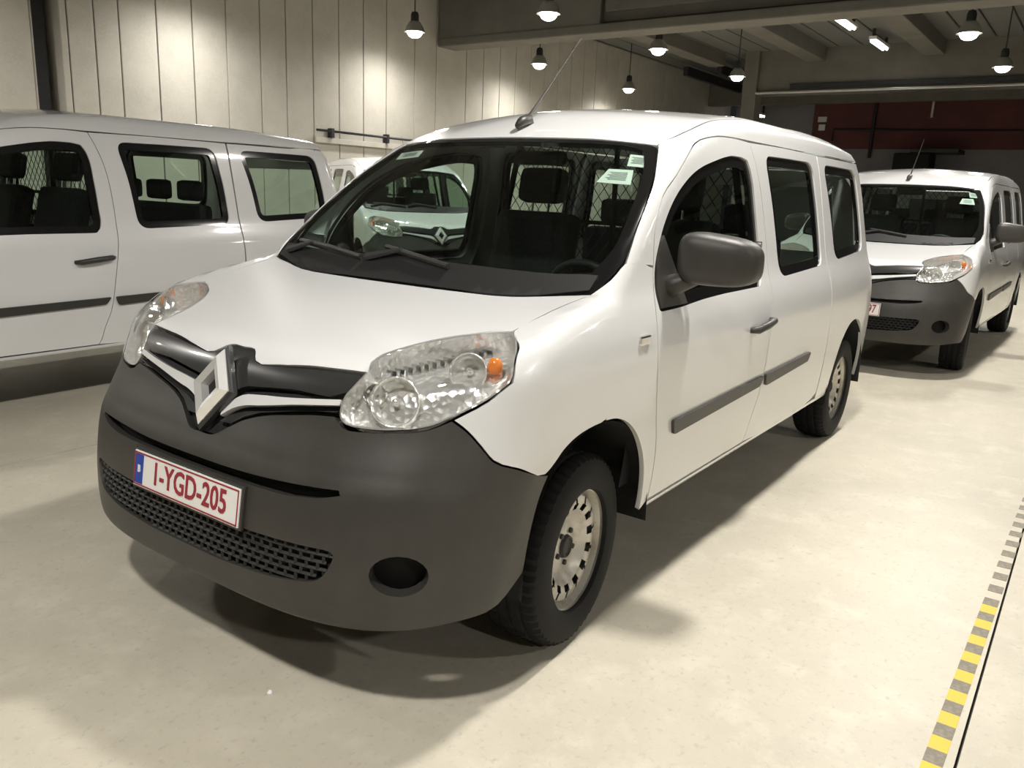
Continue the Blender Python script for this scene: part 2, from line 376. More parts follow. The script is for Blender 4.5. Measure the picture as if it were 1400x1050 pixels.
def smo(p, n=3, ang=48):
    """smooth a closed outline through its points, keeping sharp corners"""
    p = [np.array(q, float) for q in p]; N = len(p); out = []; T = []
    for i in range(N):
        a = p[i]-p[i-1]; b = p[(i+1) % N]-p[i]; la, lb = max(np.linalg.norm(a), 1e-9), max(np.linalg.norm(b), 1e-9)
        c = math.degrees(math.acos(max(-1, min(1, float(np.dot(a, b)/(la*lb))))))
        T.append((a/la, b/lb) if c > ang else ((a/la*lb+b/lb*la)/(la+lb),)*2)
    for i in range(N):
        q0, q1 = p[i], p[(i+1) % N]; L = np.linalg.norm(q1-q0); t0 = T[i][1]*L; t1 = T[(i+1) % N][0]*L
        k = n if L > .012 else 1
        for j in range(k):
            t = j/k; out.append((2*t**3-3*t*t+1)*q0+(t**3-2*t*t+t)*t0+(-2*t**3+3*t*t)*q1+(t**3-t*t)*t1)
    return [tuple(q) for q in out]
def panel_mesh(name, poly, frame, holes=(), res=.03, gap=.0025, depth=.018, off=0., hole_gap=0., rim=True, hdepth=None, flare=0.):
    P0 = inset(np.array(poly, float), gap); loops = [dens(P0, res)]
    for h in holes: loops.append(dens(inset(np.array(h, float), -hole_gap)[::-1] if hole_gap else np.array(h, float)[::-1] if area(np.array(h, float)) > 0 else np.array(h, float), res))
    lo = loops[0].min(0); hi = loops[0].max(0)
    gx, gy = np.meshgrid(np.arange(lo[0]+res/2, hi[0], res), np.arange(lo[1]+res/2, hi[1], res)); gx = gx.ravel(); gy = gy.ravel()
    gx = gx+((np.round((gy-lo[1])/res) % 2)*.5)*res*.9
    k = inpoly(gx, gy, loops[0])
    for h in loops[1:]: k &= ~inpoly(gx, gy, h)
    B = np.concatenate(loops)
    G = np.stack([gx[k], gy[k]], 1)
    if len(G):
        dmin = np.full(len(G), 9.)
        for i in range(0, len(B), 200): dmin = np.minimum(dmin, np.linalg.norm(G[:, None]-B[None, i:i+200], axis=2).min(1))
        G = G[dmin > res*.45]
    A = np.concatenate([B, G]); ed = []; n = 0; rings = []
    for l in loops:
        m = len(l); ed += [(n+i, n+(i+1) % m) for i in range(m)]; rings.append((n, m)); n += m
    r = delaunay_2d_cdt([Vector(q) for q in A], ed, [], 0, 1e-6, True)
    V2 = np.array([q[:] for q in r[0]]); T = np.array(r[2]); src = r[3]
    cen = V2[T].mean(1); k = inpoly(cen[:, 0], cen[:, 1], loops[0])
    for h in loops[1:]: k &= ~inpoly(cen[:, 0], cen[:, 1], h)
    T = T[k]; mp = {}
    for i, s in enumerate(src):
        for q in s: mp[q] = i
    O, D = frame(V2[:, 0], V2[:, 1]); S = cast(O, D); ok = ~np.isnan(S[:, 0]); N = grad(np.where(ok[:, None], S, 0)); S = S+N*off
    T = T[ok[T].all(1)]
    a, b, c = S[T[:, 0]], S[T[:, 1]], S[T[:, 2]]; fn = np.cross(b-a, c-a); flip = (fn*N[T[:, 0]]).sum(1) < 0; T[flip] = T[flip][:, ::-1]
    V = [tuple(q) if o_ else (0, 0, .5) for q, o_ in zip(S, ok)]; F = [tuple(t) for t in T]; NN = [tuple(q) for q in N]; sm = len(F)
    if rim:
        for li_, (st, m) in enumerate(rings):
            dd = depth if li_ == 0 or hdepth is None else hdepth
            idx = [mp[st+i] for i in range(m)]
            if not all(ok[i] for i in idx): continue
            base = len(V); pts = S[idx]; nr = N[idx]
            tang = np.roll(pts, -1, 0)-np.roll(pts, 1, 0); outw = np.cross(tang, nr); outw /= np.maximum(np.linalg.norm(outw, axis=1, keepdims=True), 1e-9)
            cpt = S[T].mean((0, 1)) if li_ == 0 else pts.mean(0)
            if li_ == 0:
                if ((pts-cpt)*outw).sum() < 0: outw = -outw
            else:
                if ((cpt-pts)*outw).sum() < 0: outw = -outw
            V += [tuple(q) for q in pts]+[tuple(q) for q in pts-nr*dd+outw*flare*(0 if li_ == 0 else 1)]; NN += [tuple(q) for q in outw]*2
            for i in range(m):
                j = (i+1) % m; f = (base+i, base+j, base+m+j, base+m+i)
                q = np.cross(pts[j]-pts[i], -nr[i]); F.append(f if (q*outw[i]).sum() > 0 else f[::-1])
    return V, F, NN
def panel(name, poly, frame, m, parent, mirror=None, **kw):
    """mirror None: one mesh; True: a second one for the right side"""
    V, F, NN = panel_mesh(name, poly, frame, **kw); out = []
    for sgn in ((1, -1) if mirror else (1,)):
        me = mesh(name, [(v[0], v[1]*sgn, v[2]) for v in V], F if sgn == 1 else [f[::-1] for f in F], True)
        me.normals_split_custom_set_from_vertices([(q[0], q[1]*sgn, q[2]) for q in NN])
        out.append(link(name, me, parent[0 if sgn == 1 else 1] if isinstance(parent, (list, tuple)) else parent, m))
    return out if mirror else out[0]
def both(h):   # left half outline (from y=0 to y=0) -> full outline
    return [q for q in h]+[(q[0], -q[1]) for q in h[::-1] if abs(q[1]) > 1e-6]
def bothF(t, b):   # front frame: top line and bottom line given for y>=0
    return [q for q in t]+[q for q in b[::-1]]+[(-q[0], q[1]) for q in b if q[0] > 1e-6]+[(-q[0], q[1]) for q in t[::-1] if q[0] > 1e-6]

GROUP = 'white vans parked in the hall'
VAN = thing('van', 'large white van in front, black bumper, number plate reading 1-YGD-205', 'van', (0, 0, 0), 0, GROUP)
# --- outlines (metres, van frame: x forward from the front axle, y left, z up)
HOODL = [(.639, .518, .952), (.60, .492, .975), (.468, .525, 1.009), (.357, .614, 1.036), (.287, .742, 1.057), (.152, .748, 1.087), (.011, .76, 1.116), (-.085, .778, 1.14)]
hood = [(.660, 0), (.660, .055), (.692, .10), (.688, .20), (.670, .31), (.655, .42)]+[(p[0], p[1]) for p in HOODL]+[(-.052, .66), (-.012, .52), (-.008, .3), (-.008, .12), (-.008, 0)]
panel('hood', smo(both(hood)), fr_top, m_paint, VAN, res=.035, depth=.03)
FWIN = [(-.392, 1.062), (-.392, 1.13), (-.412, 1.21), (-.462, 1.29), (-.55, 1.385), (-.634, 1.45), (-.714, 1.495), (-.832, 1.545), (-1.016, 1.590), (-1.344, 1.625), (-1.41, 1.615), (-1.437, 1.57), (-1.452, 1.4), (-1.452, 1.25), (-1.437, 1.11), (-1.405, 1.079), (-.789, 1.075), (-.537, 1.063)]
WIN2 = [(-1.648, 1.60), (-1.668, 1.52), (-1.683, 1.40), (-1.694, 1.26), (-1.697, 1.15), (-1.685, 1.105), (-2.25, 1.118), (-2.35, 1.127), (-2.40, 1.165), (-2.412, 1.26), (-2.402, 1.40), (-2.385, 1.55), (-2.36, 1.615), (-2.29, 1.645), (-1.76, 1.645), (-1.66, 1.637)]
WIN3 = [(-2.575, 1.60), (-2.62, 1.52), (-2.655, 1.37), (-2.665, 1.24), (-2.665, 1.165), (-2.64, 1.138), (-3.29, 1.165), (-3.355, 1.20), (-3.372, 1.35), (-3.352, 1.52), (-3.32, 1.61), (-3.25, 1.645), (-2.72, 1.647), (-2.61, 1.637)]
FWIN = rnd(smo(FWIN, 3, 40), .03, 3)
WIN2 = rnd([(-1.640, 1.648), (-1.685, 1.40), (-1.702, 1.100), (-2.10, 1.112), (-2.415, 1.122), (-2.412, 1.38), (-2.378, 1.652), (-2.0, 1.652)], .075, 6)
WIN3 = rnd([(-2.585, 1.652), (-2.648, 1.40), (-2.675, 1.135), (-3.0, 1.150), (-3.385, 1.168), (-3.378, 1.38), (-3.335, 1.650), (-3.0, 1.652)], .085, 6)
DFRONT = [(-.378, 1.12), (-.352, 1.03), (-.344, .84), (-.36, .70), (-.384, .614), (-.40, .5), (-.402, .375)]
DREAR = [(-1.355, .372), (-1.372, .398), (-1.398, .478), (-1.444, .585), (-1.481, .769), (-1.512, .927), (-1.538, 1.06), (-1.552, 1.3), (-1.535, 1.5), (-1.50, 1.62), (-1.47, 1.695)]
PGAP = [(-1.25, 1.70), (-1.058, 1.688), (-.881, 1.651), (-.791, 1.603), (-.662, 1.524), (-.537, 1.45), (-.432, 1.316), (-.402, 1.215)]
door = smo(DFRONT+DREAR+PGAP)
fd = panel('front_door', door, fr_side, m_paint, VAN, True, holes=[FWIN], hdepth=.03)
slid = smo(DREAR[::-1]+[(-2.40, .375), (-2.49, .40), (-2.495, 1.0), (-2.49, 1.695), (-1.9, 1.70)])
sd = panel('sliding_door', slid, fr_side, m_paint, VAN, True, holes=[WIN2], hdepth=.03)
def arch(cx, zc, rxf, nf, rxr, h, z0, n=14):
    f = []; r = []
    for k in range(n+1):
        z = z0+(zc+h-z0)*math.sin(PI/2*k/n); q = min(1, abs(z-zc)/h)
        f.append((cx+rxf*(1-q**nf)**(1/nf), z)); r.append((cx-rxr*(1-q*q)**.5, z))
    return f, r
af, ar = arch(0., .36, .385, 3., .345, .40, .34); rf_, rr_ = arch(-3.106, .36, .37, 2.3, .37, .40, .34)
quar = [(-2.50, 1.695), (-2.50, .345)]+rf_+rr_[::-1][1:]+[(-3.60, .36), (-3.64, .6), (-3.64, .9), (-3.60, 1.2), (-3.545, 1.5), (-3.49, 1.65), (-3.44, 1.695)]
qp = panel('quarter_panel', quar, fr_side, m_paint, VAN, True, holes=[WIN3], hdepth=.03)
panel('sill', [(-.40, .368), (-.40, .345), (-2.70, .345), (-2.70, .368)], fr_side, m_paint, VAN, True)
panel('tailgate', [(-.72, .62), (.72, .62), (.74, 1.0), (.68, 1.55), (.6, 1.66), (-.6, 1.66), (-.68, 1.55), (-.74, 1.0)], fr_rear, m_paint, VAN, holes=[[(-.58, 1.12), (.58, 1.12), (.54, 1.55), (-.54, 1.55)]], res=.06)
panel('tailgate_window', [(-.58, 1.12), (.58, 1.12), (.54, 1.55), (-.54, 1.55)], fr_rear, m_glass, VAN, res=.06, off=-.006, rim=False)
panel('rear_bumper', [(-.78, .36), (.78, .36), (.78, .61), (-.78, .61)], fr_rear, m_plas, VAN, res=.06)
CREASE = [(-.735, .645), (-.85, .662), (-.964, .672), (-1.15, .672), (-1.378, .672), (-2.3, .672), (-3.2, .655), (-3.46, .62)]
hdr = [(-.70, .45), (-.682, .31), (-.674, .15), (-.672, 0)]
panel('roof', both([(-.672, 0)]+hdr[::-1][1:]+CREASE+[(-3.50, .4), (-3.52, 0)]), fr_top, m_paint, VAN, res=.05, depth=.02)
# side frame: A pillar and cant rail between windscreen/roof and the doors
def body_pt(x, y):
    S = cast(np.array([[x, y, 3.]]), np.array([[0., 0, -1]]))[0]; return S
def body_side(x, z):
    return cast(np.array([[x, 2., z]]), np.array([[0., -1, 0]]))[0]
WSIDE = [(-.225, .813, 1.229), (-.345, .787, 1.341), (-.488, .752, 1.455), (-.61, .708, 1.548), (-.722, .655, 1.627)]
GAP3 = [tuple(body_side(x, z)) for x, z in PGAP]
rail = [sP(*p) for p in WSIDE]+[sP(*body_pt(*q)) for q in CREASE]+[sP(*body_side(-3.44, 1.70))]+[sP(*body_side(x, 1.70)) for x in (-2.5, -1.9, -1.47)]+[sP(*p) for p in GAP3]
panel('roof_rail', smo(rail), fr_pol, m_paint, VAN, True, res=.03)
tip = (.287, .745, 1.058)
HLLOW = [(.448, .862, .952), (.469, .854, .94), (.513, .831, .906), (.589, .773, .863)]
SEAM = [(.59, .774, .859), (.568, .809, .83), (.548, .838, .793), (.524, .865, .751), (.45, .897, .717), (.335, .907, .672)]
fend = [i_diag(tip)]+[i_diag(p) for p in HOODL[5:]]+[i_diag((-.15, .80, 1.175)), i_diag((-.225, .813, 1.229)), i_diag((-.398, .835, 1.213))]
fend += [i_diag(body_side(x, z)) for x, z in DFRONT]
fend += [i_diag(body_side(x, z)) for x, z in ar]+[i_diag(body_side(x, z)) for x, z in af[::-1] if z > .69]
fend += [i_diag(p) for p in SEAM[::-1]]+[i_diag(p) for p in HLLOW[::-1][1:]]+[i_diag((.411, .842, 1.009)), i_diag((.377, .827, 1.033))]
fe = panel('front_fender', smo(fend), fr_diag, m_paint, VAN, True, res=.025)
# --- windscreen
wsh = [(-.010, 0), (-.010, .3), (-.014, .52), (-.054, .66), (-.092, .782)]+[(p[0], p[1]) for p in WSIDE]+[(-.733, .625)]+hdr
wout = smo(both(wsh))
ins_ = [(-.10, 0), (-.10, .3), (-.105, .5), (-.125, .64), (-.155, .735), (-.25, .755), (-.36, .738), (-.49, .705), (-.60, .665), (-.685, .618), (-.690, .58), (-.665, .43), (-.645, .30), (-.637, .15), (-.636, 0)]
win_ = smo(both(ins_))
panel('windscreen_border', wout, fr_top, m_gloss, VAN, holes=[win_], res=.03, off=-.003)
panel('windscreen', win_, fr_top, m_glass, VAN, res=.04, off=-.004, rim=False, gap=-.004)
cowl_ = smo(both([(-.012, 0), (-.012, .3), (-.017, .52), (-.058, .66), (-.095, .765), (-.15, .765), (-.145, .735), (-.12, .62), (-.10, .4), (-.095, 0)]))
panel('cowl', cowl_, fr_top, m_cowl, VAN, res=.03, off=.004)
for pts in ([(-.10, -.70), (-.135, -.66), (-.10, -.45), (-.07, -.24)], [(-.075, -.21), (-.11, -.14), (-.085, .05), (-.07, .20)]):
    P3 = [Vector(body_pt(x, y)) for x, y in pts]; nz = Vector((.55, 0, .8))
    wp = MB().tube([P3[1]+nz*.02, P3[2]+nz*.024, P3[3]+nz*.02], .009, 6).tube([P3[1]+nz*.008, P3[3]+nz*.008], .005, 6).build('wiper', m_plas, VAN)
    MB().tube([P3[0]+nz*.015, (P3[1]+P3[2])/2+nz*.03], [.016, .008], 6).build('wiper_arm', m_steel, wp)
def sheet(name, pts, m, parent, off=.002, bars=0):
    """a thin paper on the inside of the windscreen"""
    P3 = np.array([body_pt(x, y) for x, y in pts]); N = grad(P3)
    a = [Vector(p-n*.010) for p, n in zip(P3, N)]; b = [Vector(p-n*.0085) for p, n in zip(P3, N)]
    o = MB().add(a+b, [(0, 1, 2, 3), (7, 6, 5, 4), (0, 4, 5, 1), (1, 5, 6, 2), (2, 6, 7, 3), (3, 7, 4, 0)]).build(name, m, parent)
    if bars:
        mb = MB(); l = lambda s, t: (b[0]*(1-s)+b[1]*s)*(1-t)+(b[3]*(1-s)+b[2]*s)*t+Vector(N[0])*.0012
        for k in range(bars):
            t = .22+.6*k/bars
            mb.add([l(.18, t), l(.85-.1*(k % 2), t), l(.85-.1*(k % 2), t+.25/bars), l(.18, t+.25/bars)], [(0, 1, 2, 3)])
        mb.build('print_lines', m_ink, o)
    return o
sheet('windscreen_sticker', [(-.672, .645), (-.658, .575), (-.596, .597), (-.610, .664)], m_paper, VAN, bars=5)
sheet('windscreen_sticker', [(-.583, .632), (-.561, .541), (-.487, .534), (-.511, .662)], m_paper, VAN, bars=6)
sheet('windscreen_sticker', [(-.629, -.44), (-.658, -.60), (-.605, -.584), (-.582, -.43)], m_paper, VAN, bars=4)
# --- side glass with black edge
for nm, poly, par in (('side_window', FWIN, fd), ('side_window', WIN2, sd), ('side_window', WIN3, qp)):
    big = np.array(poly, float); ins2 = inset(big, .045)
    panel(nm, ins2, fr_side, m_glass, par, True, res=.06, off=-.012, rim=False, gap=-.006)
    panel('window_frame', poly, fr_side, m_gloss, par, True, holes=[ins2], res=.05, off=-.008, gap=-.004, depth=.02)
# quarterlight divider and black mirror triangle on the front door
panel('mirror_triangle', [(-.40, 1.07), (-.40, 1.14), (-.43, 1.24), (-.50, 1.32), (-.60, 1.15), (-.62, 1.07)], fr_side, m_plas, fd, True, off=.004, res=.04)
# --- bumper, grille, lamps
bt = [(.806, 0, .720), (.806, .055, .722), (.792, .105, .750), (.775, .15, .776), (.762, .209, .797), (.745, .334, .822), (.732, .41, .834), (.720, .475, .840)]
bumptop = [sF(*p) for p in bt]+[sF(.727, .505, .818), sF(.709, .579, .815), sF(.682, .648, .820), sF(.634, .727, .834)]+[sF(*p) for p in SEAM]
bumpbot = [sF(.86, 0, .29), sF(.85, .4, .29), sF(.726, .759, .305), sF(.639, .834, .318), sF(.50, .885, .325)]
archF = [sF(x, body_side(x, z)[1], z) for x, z in af if .345 < z < .67]
slot = [(-.50, .664), (-.42, .666), (-.2, .658), (0, .656), (.2, .658), (.42, .668), (.50, .672), (.505, .660), (.45, .644), (.2, .632), (0, .630), (-.2, .632), (-.45, .642), (-.505, .655)]
lgr = rnd([(-.50, .512), (-.26, .509), (0, .507), (.26, .509), (.50, .515), (.485, .465), (.455, .418), (.34, .398), (.15, .386), (-.15, .386), (-.34, .398), (-.455, .418), (-.485, .465)], .03, 3)
fogc = (.634, .462); fogL = [(fogc[0]+.062*math.cos(2*PI*k/20), fogc[1]+.056*math.sin(2*PI*k/20)) for k in range(20)]; fogR = [(-q[0], q[1]) for q in fogL]
bump = bumptop+archF[::-1]+bumpbot[::-1]
bump = bump+[(-q[0], q[1]) for q in bump[::-1] if q[0] > 1e-6]
BU = panel('front_bumper', smo(bump), fr_front, m_plas, VAN, holes=[smo(slot), lgr, fogL, fogR], res=.022, depth=.03, hdepth=.045)
panel('slot_recess', [(-.53, .68), (.53, .68), (.53, .62), (-.53, .62)], fr_front, m_dark, BU, res=.03, off=-.04, rim=False)
panel('lower_grille_back', [(-.52, .53), (.52, .53), (.52, .375), (-.52, .375)], fr_front, m_dark, BU, res=.03, off=-.05, rim=False)
for sgn in (1, -1):
    panel('fog_recess', [(sgn*(fogc[0]+.08*math.cos(2*PI*k/16)), fogc[1]+.075*math.sin(2*PI*k/16)) for k in range(16)], fr_front, m_dark, BU, res=.03, off=-.075, rim=False)
def FP(s, z, off=0.):
    s = np.atleast_1d(np.array(s, float)); z = np.atleast_1d(np.array(z, float)); O, D = fr_front(s, z); S = cast(O, D); return S+grad(S)*off
lg = np.array(lgr); mbg = MB()    # honeycomb of the lower grille
rows = np.linspace(.388, .516, 7); pts_s = []; pts_z = []; segs = []
for i, zz in enumerate(rows):
    ss = np.linspace(-.5, .5, 41)
    for a, b in zip(ss[:-1], ss[1:]): segs.append((a, zz, b, zz))
    if i < 6:
        for k in range(34): segs.append((-.49+(k+.5*(i % 2))*.029, zz, -.49+(k+.5*(i % 2))*.029, rows[i+1]))
segs = [s for s in segs if inpoly(np.array([(s[0]+s[2])/2]), np.array([(s[1]+s[3])/2]), lg)[0]]
A = FP([s[0] for s in segs], [s[1] for s in segs], -.012); B = FP([s[2] for s in segs], [s[3] for s in segs], -.012)
for a, b in zip(A, B): mbg.tube([a, b], .0058, 4, False)
o = mbg.build('honeycomb_grille', m_cowl, BU); o['kind'] = 'stuff'
hf = [(.652, 0, .955), (.652, .055, .955), (.684, .10, .93), (.684, .20, .932), (.668, .31, .941), (.653, .42, .947), (.640, .505, .948)]
d1 = [(.765, 0, .80), (.765, .045, .800), (.754, .06, .825), (.74, .093, .849), (.732, .17, .862), (.722, .304, .877), (.693, .485, .895)]
st_t = [(.775, .048, .782), (.759, .071, .813), (.746, .111, .838), (.738, .18, .850), (.733, .272, .859), (.702, .48, .884)]
st_b = [(.784, .050, .766), (.768, .090, .793), (.758, .14, .810), (.752, .19, .818), (.738, .322, .842), (.709, .484, .865)]
gtop = [sF(*p) for p in hf]; gbot = [sF(*p) for p in d1]
GR = panel('grille', smo(bothF(gtop, [(q[0], q[1]+.004) for q in gbot])), fr_front, m_satin, VAN, res=.022, depth=.03, off=-.004)
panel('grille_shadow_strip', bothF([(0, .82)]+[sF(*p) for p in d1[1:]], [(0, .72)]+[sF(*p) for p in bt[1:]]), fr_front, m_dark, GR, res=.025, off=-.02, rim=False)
for o in panel('grille_stripe', smo([sF(*p) for p in st_t]+[sF(*p) for p in st_b[::-1]]), fr_front, m_paint, [GR, GR], True, res=.02, depth=.02, off=.002): o['label'] = 'white stripe between grille and bumper'
lip_t = [(q[0], q[1]-.010) for q in [sF(*p) for p in st_b]]; lip_b = [(q[0], q[1]+.006) for q in [sF(*p) for p in bt[2:]]]
panel('grille_lip', lip_t+lip_b[::-1], fr_front, m_satin, [GR, GR], True, res=.02, depth=.02, off=-.002)
# diamond badge, standing proud of the grille
bc = Vector((.772, 0, .846)); bn = Vector((.90, 0, .42)).normalized(); bu = Vector((-bn.z, 0, bn.x)); bv = Vector((0, 1, 0))
def dia(w_, h_, o_): return [bc+bn*o_+bu*h_, bc+bn*o_-bv*w_, bc+bn*o_-bu*h_, bc+bn*o_+bv*w_]
mb = MB(); L = [dia(.080, .117, -.03), dia(.080, .117, .004), dia(.062, .090, .022), dia(.037, .053, .014), dia(.033, .048, -.02)]
mb.add([p for l in L for p in l], [(i*4+k, i*4+(k+1) % 4, i*4+4+(k+1) % 4, i*4+4+k) for i in range(4) for k in range(4)])
o = mb.build('badge', m_badge, VAN); o['label'] = 'chrome diamond badge on the black grille'
MB().add(dia(.040, .056, -.012), [(0, 1, 2, 3)]).build('badge_centre', m_dark, o)
MB().add(dia(.094, .134, -.022)+dia(.094, .134, -.006)+dia(.082, .119, .0), [(0, 1, 5, 4), (1, 2, 6, 5), (2, 3, 7, 6), (3, 0, 4, 7), (4, 5, 9, 8), (5, 6, 10, 9), (6, 7, 11, 10), (7, 4, 8, 11)]).build('badge_surround', m_satin, o)
# headlights
HL = [(.627, .506, .96), (.669, .500, .927), (.697, .480, .892), (.716, .480, .852), (.727, .501, .823), (.709, .579, .818), (.682, .648, .823), (.634, .727, .837), (.589, .773, .863), (.513, .831, .906), (.469, .854, .94), (.448, .862, .952), (.411, .842, 1.009), (.377, .827, 1.033), (.290, .745, 1.056), (.357, .614, 1.036), (.468, .525, 1.009), (.590, .490, .979)]
hlp = smo(rnd([i_hl(p) for p in HL], .015, 1), 2)
hou = panel('headlight', hlp, fr_hl, m_refl, VAN, True, holes=[inset(np.array(hlp), .007)], res=.02, depth=.02, off=-.001, hdepth=.07, flare=-.0)
panel('headlight_lens', hlp, fr_hl, m_lens, hou, True, res=.02, off=.003, rim=False, gap=.001)
panel('headlight_back', hlp, fr_hl, m_refl, hou, True, res=.015, off=-.062, rim=False, gap=.0)
for si, sgn in ((0, 1), (1, -1)):
    for (px, py, pz, r, mm) in ((.645, .61, .895, .066, m_refl), (.655, .545, .905, .03, m_chrome), (.49, .735, .975, .05, m_refl)):
        mb = MB(); mb.lathe([(.0, -.05), (r*.35, -.045), (r*.7, -.025), (r*.95, .005), (r, .018), (r*1.06, .016), (r*.98, -.01)], 28)
        mb.lathe([(0, .012), (.010, .010), (.012, -.01), (.012, -.045)], 12)
        R_ = Vector((0, 0, 1)).rotation_difference(Vector((.86, .42, .28))).to_matrix()
        mb.V = [tuple((q.x, q.y*sgn, q.z)) for q in [R_ @ Vector(v)+Vector((px-.03, py-.012, pz-.015)) for v in mb.V]]
        mb.build('reflector_bowl', mm, hou[si], smooth=True)
    mb = MB(); mb.lathe([(0, .03), (.014, .026), (.02, .012), (.022, -.01), (0, -.02)], 14); mb.V = [(v[0]+.425, (v[1]+.785)*sgn, v[2]+.975) for v in mb.V]
    mb.build('indicator_bulb', m_orange, hou[si], smooth=True)
    mb = MB()    # ribbed upper deflector
    for k in range(14):
        t = k/13; p = Vector((.60-.25*t, .53+.17*t, .965+.055*t))-Vector((.03, .02, .035)); mb.box(p.x-.004, p.x+.004, p.y-.02, p.y+.02, p.z-.01, p.z+.012)
    mb.V = [(v[0], v[1]*sgn, v[2]) for v in mb.V]; mb.build('deflector_ribs', m_chrome, hou[si])
# --- number plate
pl = MB(); hw, hh = .262, .0555
R_ = Matrix(((0, -.145, .99), (1, 0, 0), (0, .99, .145)))
PM = Matrix.Translation((.887, .006, .566)) @ R_.to_4x4()    # local x = left, y = up, z = out
def place(mb): mb.V = [tuple(PM @ Vector((-v[0], v[1], v[2]))) for v in mb.V]; mb.F = [f[::-1] for f in mb.F]; return mb
pl = place(MB().box(-hw, hw, -hh, hh, -.006, 0, .002)).build('number_plate', m_plate, VAN)
pl['label'] = 'white plate with dark red characters 1-YGD-205'
place(MB().box(-hw-.008, hw+.008, -hh-.008, hh+.008, -.018, -.005, .003)).build('plate_holder', m_plas, pl)
mb = MB(); t_ = .004
for a in ((-hw+.004, hw-.004, hh-.004-t_, hh-.004), (-hw+.004, hw-.004, -hh+.004, -hh+.004+t_), (-hw+.004, -hw+.004+t_, -hh+.004, hh-.004), (hw-.004-t_, hw-.004, -hh+.004, hh-.004)): mb.box(a[0], a[1], a[2], a[3], 0, .0015)
place(mb).build('plate_border', m_red, pl)
place(MB().box(hw-.050, hw-.010, -hh+.010, hh-.010, 0, .0012)).build('euro_band', m_blue, pl)
def text_obj(txt, size, cx, cy, m, parent, name, xs=1.):
    cu = bpy.data.curves.new('t', 'FONT'); cu.body = txt; cu.size = size; cu.align_x = 'CENTER'; cu.align_y = 'CENTER'; cu.extrude = .0012; cu.offset = .0012; cu.resolution_u = 3
    ob = bpy.data.objects.new('t', cu); COL.objects.link(ob); dg = bpy.context.evaluated_depsgraph_get(); me = bpy.data.meshes.new_from_object(ob.evaluated_get(dg))
    bpy.data.objects.remove(ob); bpy.data.curves.remove(cu); me.name = name
    for v in me.vertices: v.co = PM @ Vector((v.co.x*xs+cx, v.co.y+cy, v.co.z+.001))
    return link(name, me, parent, m)
for v_ in ((-1,),): pass
PMtxt = PM @ Matrix.Scale(-1, 4, (1, 0, 0))
# characters face forwards: reading direction runs to the van's left side
def text_plate(txt, parent, x0, size=.098, name='plate_characters', m=m_red, xs=.80, cx=None):
    global PM
    keep = PM; PM = Matrix.Translation((.887, .006, .566)) @ R_.to_4x4(); o_ = text_obj(txt, size, x0, 0, m, parent, name, xs); PM = keep; return o_
text_plate('1-YGD-205', pl, .024)
text_plate('B', pl, -.232, .03, 'country_letter', m_plate, .9)
# --- doors furniture
for si, sgn in ((0, 1), (1, -1)):
    for (par, x0, x1, z0, z1) in ((fd, -1.235, -1.49, .905, .925),):
        a = body_side(x0, z0); b = body_side(x1, z1); mid = (a+b)/2
        mb = MB().tube([(a[0], a[1]-.004, a[2]), (a[0]-.03, a[1]+.026, a[2]+.002), (mid[0], mid[1]+.034, mid[2]+.004), (b[0]+.03, b[1]+.026, b[2]+.002), (b[0], b[1]-.004, b[2])], [.012, .017, .018, .017, .012], 10)
        mb.V = [(v[0], v[1]*sgn, v[2]) for v in mb.V]
        h = mb.build('door_handle', m_plas, par[si], smooth=True)
    # mirror
    mb = MB(); b = bmesh.new(); bmesh.ops.create_cube(b, size=1)
    for v in b.verts:
        u = v.co.copy(); y_ = .875+(u.y+.5)*.265; zc = 1.240; hz = .082 if u.y < 0 else .072
        v.co = Vector((-.555+u.x*(.15 if u.y < 0 else .11)+(-.02 if u.y > 0 else 0), y_, zc+u.z*2*hz-(.01 if u.y > 0 else 0)))
    bmesh.ops.subdivide_edges(b, edges=b.edges[:], cuts=9, use_grid_fill=True)
    for v in b.verts:
        c = Vector((-.565, 1.005, 1.240)); d = v.co-c; zz = .088-.02*(d.y/.134)*.5; q = (abs(d.x)/.08)**3.4+(abs(d.y)/.134)**3.6+(abs(d.z)/zz)**3.6
        v.co = c+d*(q**(-1/3.55)) if q > 1e-9 else v.co
        v.co.z += .018*(v.co.y-1.005)/.134*-.5; v.co.x -= .03*((v.co.y-1.005)/.134)
    bmesh.ops.recalc_face_normals(b, faces=b.faces)
    b.verts.index_update(); mb.add([v.co[:] for v in b.verts], [[v.index for v in f.verts] for f in b.faces]); b.free()
    mb.V = [(v[0], v[1]*sgn, v[2]) for v in mb.V]; mi = mb.build('wing_mirror', m_plas, VAN, smooth=True)
    mb = MB().tube([(-.50, .825, 1.13), (-.53, .88, 1.155), (-.55, .94, 1.185)], [.045, .036, .03], 10); mb.V = [(v[0], v[1]*sgn, v[2]) for v in mb.V]
    mb.build('mirror_foot', m_plas, mi, smooth=True)
    mb = MB().box(-.652, -.645, .90, 1.115, 1.175, 1.31, .003); mb.V = [(v[0], v[1]*sgn, v[2]) for v in mb.V]; mb.build('mirror_glass', m_mirror, mi)
    # side marker lamp
    a = body_side(-.245, .985); mb = MB().box(a[0]-.035, a[0]+.035, a[1]-.008, a[1]+.010, a[2]-.016, a[2]+.016, .006); mb.V = [(v[0], v[1]*sgn, v[2]) for v in mb.V]; mb.build('side_marker', m_chrome, fe[si])
for par, x0, x1 in ((fd, -.492, -1.445), (sd, -1.475, -2.165)):
    zt = lambda x: .660+(x+.47)*(.687-.660)/(-1.71); z0_, z1_ = zt(x0), zt(x1)
    panel('rub_strip', rnd([(x0, z0_), (x0-.02, z0_-.056), (x1+.035, z1_-.044), (x1, z1_)], .012, 3), fr_side, m_plas, par, True, res=.04, off=.012, depth=.014, gap=0)
